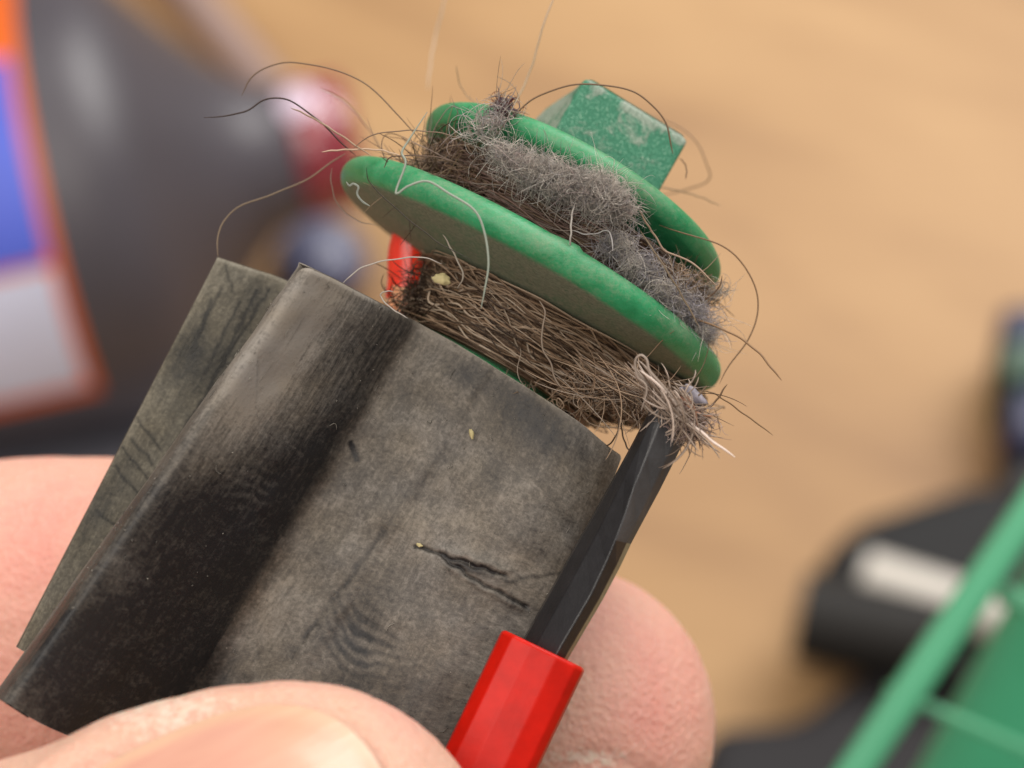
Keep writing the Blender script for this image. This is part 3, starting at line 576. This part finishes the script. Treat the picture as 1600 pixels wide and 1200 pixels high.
# single hairs one can follow with the eye: each a thing of its own
STRAYS = [
 ('dark hair ending in a tiny bead, over the red blur at upper left', [(318, 184), (360, 180), (385, 173), (410, 158), (432, 153), (462, 162), (500, 190), (530, 220), (556, 243)], -1, .034, (.05, .03, .025)),
 ('long arching hair running up from the upper flange to the left', [(378, 150), (392, 122), (425, 102), (460, 98), (510, 106), (570, 130), (620, 178), (668, 232)], -2, .03, (.20, .13, .08)),
 ('short pale-ended hair crossing the dark one near the big flange tip', [(455, 168), (490, 185), (530, 210), (580, 244)], -.5, .036, (.38, .27, .18)),
 ('hair looping from the rear vane corner up to the big flange', [(340, 401), (341, 368), (352, 342), (380, 320), (430, 302), (480, 280), (520, 252), (540, 240)], -3, .03, (.27, .2, .13)),
 ('pale straight hair lying left over the tip of the big flange', [(503, 237), (540, 234), (590, 234), (625, 243)], 0, .036, (.6, .44, .32)),
 ('faint thin hair curving down behind the big flange tip', [(500, 138), (540, 160), (575, 200), (602, 244)], -9, .03, (.3, .2, .13)),
 ('blurred pale hair rising to the top edge, left of the spool', [(668, 140), (674, 90), (682, 50), (700, -20)], -16, .06, (.66, .5, .36)),
 ('pale hair rising to the top edge above the small flange', [(800, 170), (824, 122), (838, 80), (848, 42), (872, -20)], -5, .042, (.66, .5, .36)),
 ('wispy short hair standing over the small flange', [(713, 102), (718, 130), (732, 152), (760, 172)], -6, .022, (.35, .25, .17)),
 ('brown hair arching over the square stub', [(796, 190), (820, 165), (850, 146), (895, 133), (945, 133), (990, 144), (1020, 165), (1040, 192), (1048, 225), (1052, 240)], -1, .036, (.20, .12, .07)),
 ('faint hair hooking round the right side of the stub', [(1010, 178), (1055, 195), (1088, 222), (1104, 256), (1108, 280), (1080, 294), (1030, 306)], -12, .035, (.34, .22, .14)),
 ('thin hair reaching right from the stub with a pale end', [(1028, 292), (1060, 298), (1095, 308), (1126, 322)], -8, .032, (.40, .27, .17)),
 ('tiny dark hair curl on the right edge of the stub', [(1062, 247), (1070, 256), (1073, 268), (1071, 280)], -5, .026, (.12, .07, .04)),
 ('long hair bowing round the right side of both flanges', [(1030, 352), (1080, 368), (1130, 385), (1160, 412), (1180, 450), (1184, 490), (1168, 532), (1140, 570), (1124, 600)], -1, .032, (.22, .13, .07)),
 ('stiff brown hair pointing down right from between the flanges', [(1060, 490), (1100, 503), (1145, 522), (1180, 546), (1203, 572), (1221, 594)], 0, .042, (.26, .15, .075)),
 ('straight hair pointing down right below the big flange tip', [(1095, 610), (1118, 616), (1160, 645), (1208, 680)], 1, .03, (.24, .15, .08)),
 ('thick white fibre sticking out past the tool tip', [(1000, 578), (1040, 612), (1075, 655), (1105, 683), (1148, 714)], 4.6, .06, (.78, .66, .58)),
 ('curled hair hooking up under the big flange tip', [(1062, 625), (1085, 640), (1108, 636), (1122, 622), (1136, 600)], 3, .04, (.24, .15, .09)),
 ('dark hair loop hanging in the gap beside the rubber', [(968, 640), (967, 665), (960, 685), (940, 700), (905, 695)], 0, .034, (.08, .05, .03)),
 ('dark hair hanging straighter in the gap beside the tool', [(970, 640), (971, 668), (976, 690), (985, 708)], .3, .034, (.08, .05, .03)),
 ('wavy white hair between the rubber corner and the spool', [(535, 444), (556, 424), (585, 411), (625, 404), (660, 402), (690, 412)], 1, .028, (.55, .5, .45)),
 ('small white squiggle over the rubber edge', [(637, 497), (612, 482), (595, 464), (600, 456), (614, 455)], 1.5, .026, (.55, .5, .45)),
 ('thick translucent fibre folded over the big flange', [(668, 175), (640, 216), (628, 238), (634, 256), (619, 296), (622, 302), (640, 290), (668, 283), (700, 302), (741, 328), (757, 362), (763, 410), (757, 452), (752, 482)], 3.9, .048, (.36, .40, .33)),
 ('thin dark hair lying on the dusty underside of the big flange', [(573, 262), (577, 284), (610, 318), (650, 352), (690, 382), (735, 405)], 2.8, .02, (.04, .03, .02)),
 ('pale hair strand lying across the wound hair, left', [(692, 366), (706, 390), (716, 410), (724, 432), (715, 450)], 1.5, .04, (.36, .31, .25)),
 ('pale wavy hair hanging across the middle of the wound hair', [(842, 470), (852, 486), (848, 510), (848, 545), (862, 570), (866, 590), (880, 608)], 1.8, .038, (.33, .26, .2)),
 ('pale looped hair standing in front of the tool tip', [(1002, 642), (1010, 606), (996, 588), (992, 566), (1000, 555), (1010, 562), (1016, 580), (1035, 602), (1062, 634)], 4.4, .05, (.42, .34, .28)),
 ('light fibre lying over the fluff and the upper flange', [(1000, 330), (1012, 352), (1022, 366), (1040, 392), (1080, 410), (1122, 448)], 2.2, .04, (.36, .25, .18)),
 ('bright curved fibre in the dark gap between the flanges', [(895, 360), (915, 366), (935, 364), (948, 360), (956, 372), (957, 392)], 1.8, .032, (.5, .47, .46)),
 ('vertical grey fibre crossing the gap between the flanges', [(898, 318), (893, 340), (892, 366), (890, 388)], 2.6, .04, (.42, .38, .34)),
 ('faint drooping hair below the big flange tip at left', [(518, 262), (518, 290), (530, 322), (560, 345), (590, 352)], -3, .018, (.3, .25, .2)),
 ('dark hair crossing the right end of the upper flange', [(1000, 360), (1040, 420), (1070, 470), (1092, 510)], 1.9, .036, (.24, .18, .12)),
 ('short dark hair sloping right above the big flange', [(600, 262), (610, 246), (645, 243), (690, 247), (730, 262)], .5, .028, (.16, .1, .07)),
 ('small hair arch springing from the left of the gap', [(552, 232), (580, 212), (630, 204), (672, 206), (710, 214), (760, 245)], 0, .026, (.24, .16, .11)),
 ('tiny hair pointing down beside the tool tip', [(1117, 640), (1122, 655), (1125, 674)], 2, .022, (.25, .16, .1)),
 ('crooked hair below the lint at the right end of the gap', [(1020, 480), (1060, 490), (1100, 470), (1124, 448), (1128, 430)], -1, .028, (.16, .09, .05)),
]
for lab, pts, z, r, col in STRAYS:
    n = len(pts); zz = z + .5 * np.sin(np.linspace(0, 3, n) + len(lab))
    c = spline(P([p[0] for p in pts], [p[1] for p in pts], zz), 16 * n)
    t = np.linspace(0, 1, len(c))[:, None]; c = c + .012 * np.concatenate([np.sin(t * 23 + len(lab)), np.sin(t * 31 + n), np.sin(t * 17)], 1)
    v, f, cc = tubes(c[None], [r], [col], 6)
    o = mesh('stray_hair', v, f, M_HAIR, cols=cc); tag(o, lab, 'hair', 'single loose hairs round the spool')

# small debris
specks = Soup(); fr_, nn0 = SURF['front_vane']
iu = rng.integers(8, fr_.shape[0] - 4, 170); jv = (rng.random(170) ** 1.3 * (fr_.shape[1] * .8)).astype(int) + 2
for i_, j_ in zip(iu, jv):
    c0 = fr_[i_, j_] + nn0[i_, j_] * .035; tdir = np.cross(nn0[i_, j_], rng.normal(size=3)); tdir /= np.linalg.norm(tdir); sd = np.cross(tdir, nn0[i_, j_]); ln = rng.choice([.04, .07, .12, .25, .5], p=[.35, .3, .18, .12, .05])
    tt = np.linspace(-1, 1, 8)[:, None]; c = c0 + tdir * tt * ln / 2 + sd * (tt ** 2) * ln * rng.normal() * .35
    specks.add(*tubes(c[None], [rng.uniform(.010, .022)], [np.array([.5, .47, .42]) * rng.uniform(.5, 1.3)], 4))
DS = specks.build('dust_specks', M_LINT); tag(DS, 'tiny pale dust specks and fibre ends clinging to the grey rubber', 'dust', kind='stuff')
def crumb(name, x, y, z, size, mat, label, cat, ang=0, asp=(1, .6, .5)):
    th = np.linspace(0, np.pi, 15); v, f = lathe(np.stack([np.sin(th), -np.cos(th)], 1), 22)
    v = v[:, [2, 0, 1]] * asp * size; v = v * (1 + .4 * smooth_noise(v / size, 3.2, x * .01)[:, None]); c, s = math.cos(R(ang)), math.sin(R(ang))
    v = v @ np.array([[c, s, 0], [-s, c, 0], [0, 0, 1]]); return tag(mesh(name, v + P(x, y, z), f, mat), label, cat)
M_SEED = m_plain('seed', (178, 166, 122), .7, .3, .2, 2)
crumb('seed_husk', 690, 436, .2, .36, M_SEED, 'yellowish seed husk stuck in the wound hair at left', 'seed', -10)
crumb('crumb', 737, 679, .55, .24, M_SEED, 'pale crumb on the right face of the grey rubber', 'crumb', -80, (1, .38, .4))
crumb('crumb', 655, 852, .9, .13, M_SEED, 'tiny pale crumb at the left end of the cut in the rubber', 'crumb', -20)
v, f, c = tubes(spline(P([541, 546, 552, 560, 558, 562, 568, 578], [284, 290, 287, 292, 302, 310, 316, 322], 1.2), 60)[None], [.05], [(.55, .58, .52)], 5)
tag(mesh('lint_shred', v, f, M_LINT, cols=c), 'white shred stuck on the dusty underside at the big flange left tip', 'lint')
# dark scale of skin or wax wrapped among the hairs on the tool tip
crumb('grit_flake', 1082, 617, 3.3, .62, m_plain('grey_flake', (122, 116, 124), .5, .5, .3, 2, .05, 4), 'grey flake caught in the hair just under the big flange right tip', 'flake', -38, (1, .42, .3))
crumb('grit_flake', 1066, 626, 3.6, .40, m_plain('rust_flake', (122, 68, 44), .6, .4, .3, 2, .05, 4), 'rust brown flake caught in the hair on the tool tip', 'flake', -36, (1, .3, .3))

# ------------------------------------------------------------------ the tool: blackened flat blade in a red handle
tool = thing('screwdriver', P(930, 880, 2.5), 'small tool with a ground black steel tip and red faceted handle, prying at the hair', 'tool')
# cross rings (left edge, facet ridge, right edge) from tip to handle, photo spots with depth
ring_px = [  # y-order along the shaft: L, ridge, right-front, right-back
 [(1030, 612, 3.0), (1050, 612, 3.5), (1098, 650, 2.9)],
 [(1018, 640, 3.1), (1036, 648, 3.8), (1076, 676, 3.0)],
 [(992, 690, 3.2), (1010, 714, 4.2), (1054, 720, 3.1)],
 [(966, 738, 3.2), (990, 762, 4.5), (1031, 766, 3.1)],
 [(935, 793, 3.2), (974, 812, 4.7), (1003, 818, 3.4)],
 [(918, 824, 3.2), (962, 844, 4.8), (986, 850, 3.6)],
 [(898, 858, 3.2), (948, 877, 4.8), (970, 884, 3.9)],
 [(868, 912, 3.2), (923, 930, 4.8), (942, 937, 4.0)],
 [(826, 988, 3.2), (877, 1009, 4.8), (895, 1017, 4.0)],
 [(770, 1090, 3.2), (822, 1112, 4.8), (837, 1119, 4.0)]]
pts = []
for L_, M_, R_ in ring_px:
    a, m, b = P(*L_), P(*M_), P(*R_); mid1 = (a * .65 + m * .35) + np.array([0, 0, .25])
    bk = np.array([0, 0, -2.0]); pts.append([a, mid1, m, (m * .3 + b * .7) + [0, 0, .12], b, b + bk * .9, a * .3 + b * .7 + bk * 1.2, a * .8 + b * .2 + bk * 1.1, a + bk * .7])
pts = np.array(pts); nr, nn, _ = pts.shape
fs = [list(q) for q in grid_faces(nr, nn, wrap_v=True)] + [list(range(nn)), list(range((nr - 1) * nn, nr * nn))[::-1]]
bld = mesh('blade', pts.reshape(-1, 3), fs, M_STEEL, tool, smooth=False); bevel(bld, .06, 3, 12)
bld.data.materials.append(m_plain('worn_steel', (66, 66, 68), .5, .5, .25, .9, .04, 7)); bld.data.materials.append(m_plain('edge_highlight', (126, 118, 96), .4, .6, .3, 1.2, .03, 6))
for k_, pl in enumerate(bld.data.polygons):
    if k_ < (nr - 1) * nn:
        i_, j_ = divmod(k_, nn)
        if j_ in (2, 3): pl.material_index = 1 if i_ < 5 else (2 if j_ == 3 else 0)  # narrow strip down the shaft: edge highlight painted into its colour
def handle():
    # rounded faceted bar
    A, Bq = P(850, 1014, 4.3), P(740, 1244, 4.8); d = (Bq - A) / np.linalg.norm(Bq - A); sx = np.cross([0, 0, 1], d); sx /= np.linalg.norm(sx); sx = sx if sx[0] > 0 else -sx; nz = np.cross(d, sx); nz = nz if nz[2] > 0 else -nz
    prof = [(-1.78, -1.3), (-1.86, -.6), (-1.84, .4), (-1.42, 1.02), (-.6, 1.28), (.55, 1.32), (1.4, 1.12), (1.74, .78), (1.86, .25), (1.84, -1.2), (1.2, -1.9), (-1.1, -1.9)]
    rings = []
    L_ = np.linalg.norm(Bq - A)
    for s, k in ((0, .94), (.12, 1.0), (L_ * .5, 1.0), (L_ + 8, 1.02)):
        rings.append([A + d * s + (sx * x + nz * y) * k for x, y in prof])
    v = np.array(rings); n = len(prof)
    fs = [list(q) for q in grid_faces(4, n, wrap_v=True)] + [list(range(n)), list(range(3 * n, 4 * n))[::-1]]
    o = mesh('handle', v.reshape(-1, 3), fs, M_RED, tool, smooth=False); bevel(o, .26, 5, 10); o.modifiers['bevel'].harden_normals = False
handle()
# red post glimpsed behind the roller, left of the hub
post = thing('red_peg', P(640, 430, -9), 'glossy red orange peg glimpsed behind the rubber, left of the wound hair', 'peg')
v, f, c = tubes(spline([P(648, 365, -9), P(640, 400, -9), P(640, 440, -9), P(636, 470, -9)], 14)[None], [1.0], [(1, 1, 1)], 24, taper=False)
mesh('shaft', v, f, m_plain('translucent_red_plastic', (236, 60, 36), .25, .5, .2, .4, sss=.5), post)
v, f, c = tubes(spline([P(646, 452, -8.8), P(641, 480, -8.8), P(638, 510, -8.8)], 8)[None], [1.05], [(1, 1, 1)], 24, taper=False)
mesh('collar', v, f, m_plain('peach_plastic', (226, 160, 120), .4, .5, .1, .4, sss=.4), post)

# ------------------------------------------------------------------ the hand: thumb in front, index finger behind, the rest out of frame
def limb(pts, rad, flat=1.0, n=30, m=28):         # closed tapered tube with round ends
    c = spline(pts, n); r = spline(np.array(rad)[:, None] * np.ones(3), n)[:, 0]
    t = np.gradient(c, axis=0); t /= np.linalg.norm(t, axis=1, keepdims=True)
    # rounded caps
    ks = np.sin(np.linspace(.06, np.pi / 2, 9)[:-1]); kc = np.cos(np.linspace(.06, np.pi / 2, 9)[:-1])
    c = np.vstack([c[0] - t[0] * (r[0] * kc)[:, None], c, c[-1] + t[-1] * (r[-1] * kc[::-1])[:, None]]); r = np.concatenate([r[0] * ks, r, r[-1] * ks[::-1]])
    t = np.vstack([np.repeat(t[:1], 8, 0), t, np.repeat(t[-1:], 8, 0)])
    z = np.array([0, 0, 1.0]); a = np.cross(t, z); a /= np.linalg.norm(a, axis=1, keepdims=True); b = np.cross(a, t)
    ph = np.arange(m) / m * 2 * np.pi
    v = c[:, None] + r[:, None, None] * (np.cos(ph)[None, :, None] * a[:, None] + np.sin(ph)[None, :, None] * b[:, None] * flat)
    N_ = len(c); f = [list(q) for q in grid_faces(N_, m, wrap_v=True)] + [list(range(m)), list(range((N_ - 1) * m, N_ * m))[::-1]]
    return v.reshape(-1, 3), f
def mm(*p): return np.array(p, float)
TH = [mm(-64, -53, 2), mm(-41, -36, 8), mm(-21.6, -25.6, 10.6), mm(-8.7, -19.9, 10.8)]
THR = [13, 11.2, 9.8, 8.4]
IX = [mm(-95, -43, -30), mm(-62, -22.5, -28), mm(-28, -13.0, -18.0), mm(-8, -13.3, -16), mm(1.75, -16.35, -15.0)]
IXR = [11, 10.5, 8.9, 8.3, 7.85]
chains = [(TH, THR, .82), (IX, IXR, .95),
          ([mm(-98, -60, -36), mm(-66, -46, -44), mm(-40, -44, -38), mm(-20, -48, -26)], [11, 10.5, 9, 7.6], .95),
          ([mm(-100, -78, -36), mm(-74, -68, -46), mm(-50, -66, -38), mm(-34, -68, -24)], [10.5, 9.6, 8.4, 7.2], .95),
          ([mm(-102, -94, -32), mm(-82, -88, -40), mm(-62, -86, -34), mm(-48, -86, -22)], [9.5, 8.4, 7.4, 6.2], .95),
          ([mm(-62, -52, 2), mm(-86, -66, -10), mm(-112, -84, -22)], [14, 16, 17], .9),
          ([mm(-92, -44, -30), mm(-112, -60, -28), mm(-134, -84, -26)], [13, 15, 17], .9),
          ([mm(-98, -78, -34), mm(-116, -86, -28), mm(-140, -104, -26)], [14, 18, 20], .9),
          ([mm(-110, -72, -26), mm(-150, -112, -26), mm(-190, -150, -26)], [20, 22, 23], .8)]
vs, fs, off = [], [], 0
for pts_, rad_, fl_ in chains:
    v, f = limb(pts_, rad_, fl_); vs.append(v); fs += [[i + off for i in q] for q in f]; off += len(v)
tmp = mesh('hand_tmp', np.vstack(vs), fs, M_SKIN)
md = tmp.modifiers.new('r', 'REMESH'); md.mode = 'VOXEL'; md.voxel_size = .00042; md.use_smooth_shade = True
md = tmp.modifiers.new('s', 'SMOOTH'); md.factor = .5; md.iterations = 14
dg = bpy.context.evaluated_depsgraph_get(); ev = tmp.evaluated_get(dg); me = bpy.data.meshes.new_from_object(ev)
nv_ = len(me.vertices); co = np.empty(nv_ * 3); me.vertices.foreach_get('co', co); co = co.reshape(-1, 3); no = np.empty(nv_ * 3); me.vertices.foreach_get('normal', no); no = no.reshape(-1, 3)
wv = co + np.array(tmp.location); iv = ((wv - CMn[:3, 3]) @ CMn[:3, :3]) * 1000 + np.array([0, 0, DOBJ]); ivn = no @ CMn[:3, :3]
px, py = px_of(iv)
front_thumb = (iv[:, 2] > 5)
# nail bed: a shallow step in the front of the thumb; coordinates along/across the thumb tip
td = TH[3] - TH[2]; td = td / np.linalg.norm(td); tu = np.cross([0, 0, 1.0], td); tu /= np.linalg.norm(tu)
QO = 2.3
def nail_uv(q): q = q - TH[3]; return q @ td, q @ tu - QO
s_, q_ = nail_uv(iv)
NC, NA, NB = -1.6, 7.6, 5.7                        # centre along, half length, half width (mm)
def nail_r(s, q): return (np.abs((s - NC) / NA) ** 2.6 + np.abs(q / NB) ** 2.6) ** (1 / 2.6)
rr = nail_r(s_, q_); on_front = front_thumb & (ivn[:, 2] > -.05)
d = np.where(on_front, -.55 * np.clip((1.04 - rr) / .05, 0, 1) + .42 * np.exp(-((rr - 1.12) / .09) ** 2) * np.clip((2.5 - s_) / 2, .15, 1), 0)
d += .05 * smooth_noise(iv, .8, 6) + .25 * smooth_noise(iv, .12, 9) * (np.abs(iv[:, 0]) < 200)
# crease and dry patch low on the index tip
cr = line_mask(px, py, [(880, 1200), (905, 1182), (940, 1178), (985, 1195), (1020, 1215)], 9) * (iv[:, 2] < 2) * (ivn[:, 2] > 0)
d -= .16 * cr
iv2 = iv + ivn * d[:, None]; co2 = W(iv2) - np.array(tmp.location); me.vertices.foreach_set('co', co2.ravel()); me.update()
flush = .30 + .15 * smooth_noise(iv, .25, 4)
idx_ = iv[:, 2] < 2
flush = flush + np.where(idx_, .16 + .25 * g2(px, py, 1010, 1110, 90, 110) + .2 * g2(px, py, 60, 950, 160, 200) - .14 * g2(px, py, 880, 1080, 60, 130, 30), -.12 + .28 * g2(px, py, 640, 1120, 90, 60))
dry = np.where(idx_, .45 + .25 * g2(px, py, 900, 1130, 90, 110) + .5 * g2(px, py, 930, 1185, 90, 18), .5 + .6 * g2(px, py, 230, 1120, 260, 45))
for k, arr in (('flush', flush), ('dry', np.clip(dry, 0, 1.6))):
    a = me.attributes.new(k, 'FLOAT', 'POINT'); a.data.foreach_set('value', np.ascontiguousarray(arr, dtype=float))
a = me.attributes.new('surf', 'FLOAT_VECTOR', 'POINT'); ia = (iv - IX[4]) * [.35, 1, 1]; a.data.foreach_set('vector', np.ascontiguousarray(np.stack([np.linalg.norm(ia, axis=1) * 1.0, iv[:, 0] * .02, iv[:, 2] * .02], -1)).ravel())
me.materials.clear(); me.materials.append(M_SKIN); me.polygons.foreach_set('use_smooth', np.ones(len(me.polygons), bool))
hand = bpy.data.objects.new('hand', me); COL.objects.link(hand); hand.location = tmp.location
tag(hand, 'light-skinned hand pinching the rubber roller between thumb and index finger', 'hand')
bpy.data.objects.remove(tmp)
# thumbnail plate laid on the nail bed
from mathutils.bvhtree import BVHTree
bv = BVHTree.FromPolygons([tuple(x) for x in iv2], [tuple(p.vertices) for p in me.polygons if True]) if len(me.polygons) < 900000 else None
rows = []
nr, na = 26, 64
for i in range(nr):
    k = (i / (nr - 1)) ** .8 * .985
    for j in range(na):
        a = 2 * math.pi * j / na; cx, sx_ = math.cos(a), math.sin(a)
        e = 2 / 2.6; s = NC + NA * k * math.copysign(abs(cx) ** e, cx); q = NB * k * math.copysign(abs(sx_) ** e, sx_)
        o = TH[3] + td * s + tu * (q + QO)
        hit = bv.ray_cast(Vector((o[0], o[1], 40)), Vector((0, 0, -1)))
        z = hit[0].z if hit[0] is not None else 10
        lift = .34 * min(1, (1 - k) / .05 + .22) + .10
        rows.append((o[0], o[1], z + lift, s, q, k))
rows = np.array(rows)
mn = Mat('nail', .34, spec=.5)
sv = mn.coord(attr='surf'); sep = mn.n('ShaderNodeSeparateXYZ'); mn.l(sv, sep.inputs[0])
nn_ = mn.noise(mn.coord((.25, 3, 1), attr='surf'), 1.2, 4)
tipf = mn.ramp(mn.math('MULTIPLY', mn.math('ADD', sep.outputs[0], 6), .1), [(0, lin(182, 128, 112)), (.72, lin(194, 144, 126)), (.95, lin(188, 146, 122))])
tipf = mn.mix(mn.ramp(sep.outputs[2], [(.90, (0,) * 3), (.96, (.8,) * 3)]), tipf, lin(190, 156, 128))
mn.base(mn.mix(.15, tipf, mn.ramp(nn_, [(.3, lin(170, 118, 98)), (.7, lin(205, 172, 142))])))
mn.b.inputs['Subsurface Weight'].default_value = .0; mn.b.inputs['Subsurface Radius'].default_value = (1, .35, .25); mn.b.inputs['Subsurface Scale'].default_value = .001
mn.normal(mn.bump(nn_, .08, .5))
hand['_o'] = list(hand.location)
nail = mesh('thumbnail', rows[:, :3], grid_faces(nr, na, wrap_v=True), mn.m, hand, extra={'surf': np.stack([rows[:, 3], rows[:, 4], rows[:, 5]], -1)})
for o in bpy.data.objects:
    if '_o' in o: del o['_o']
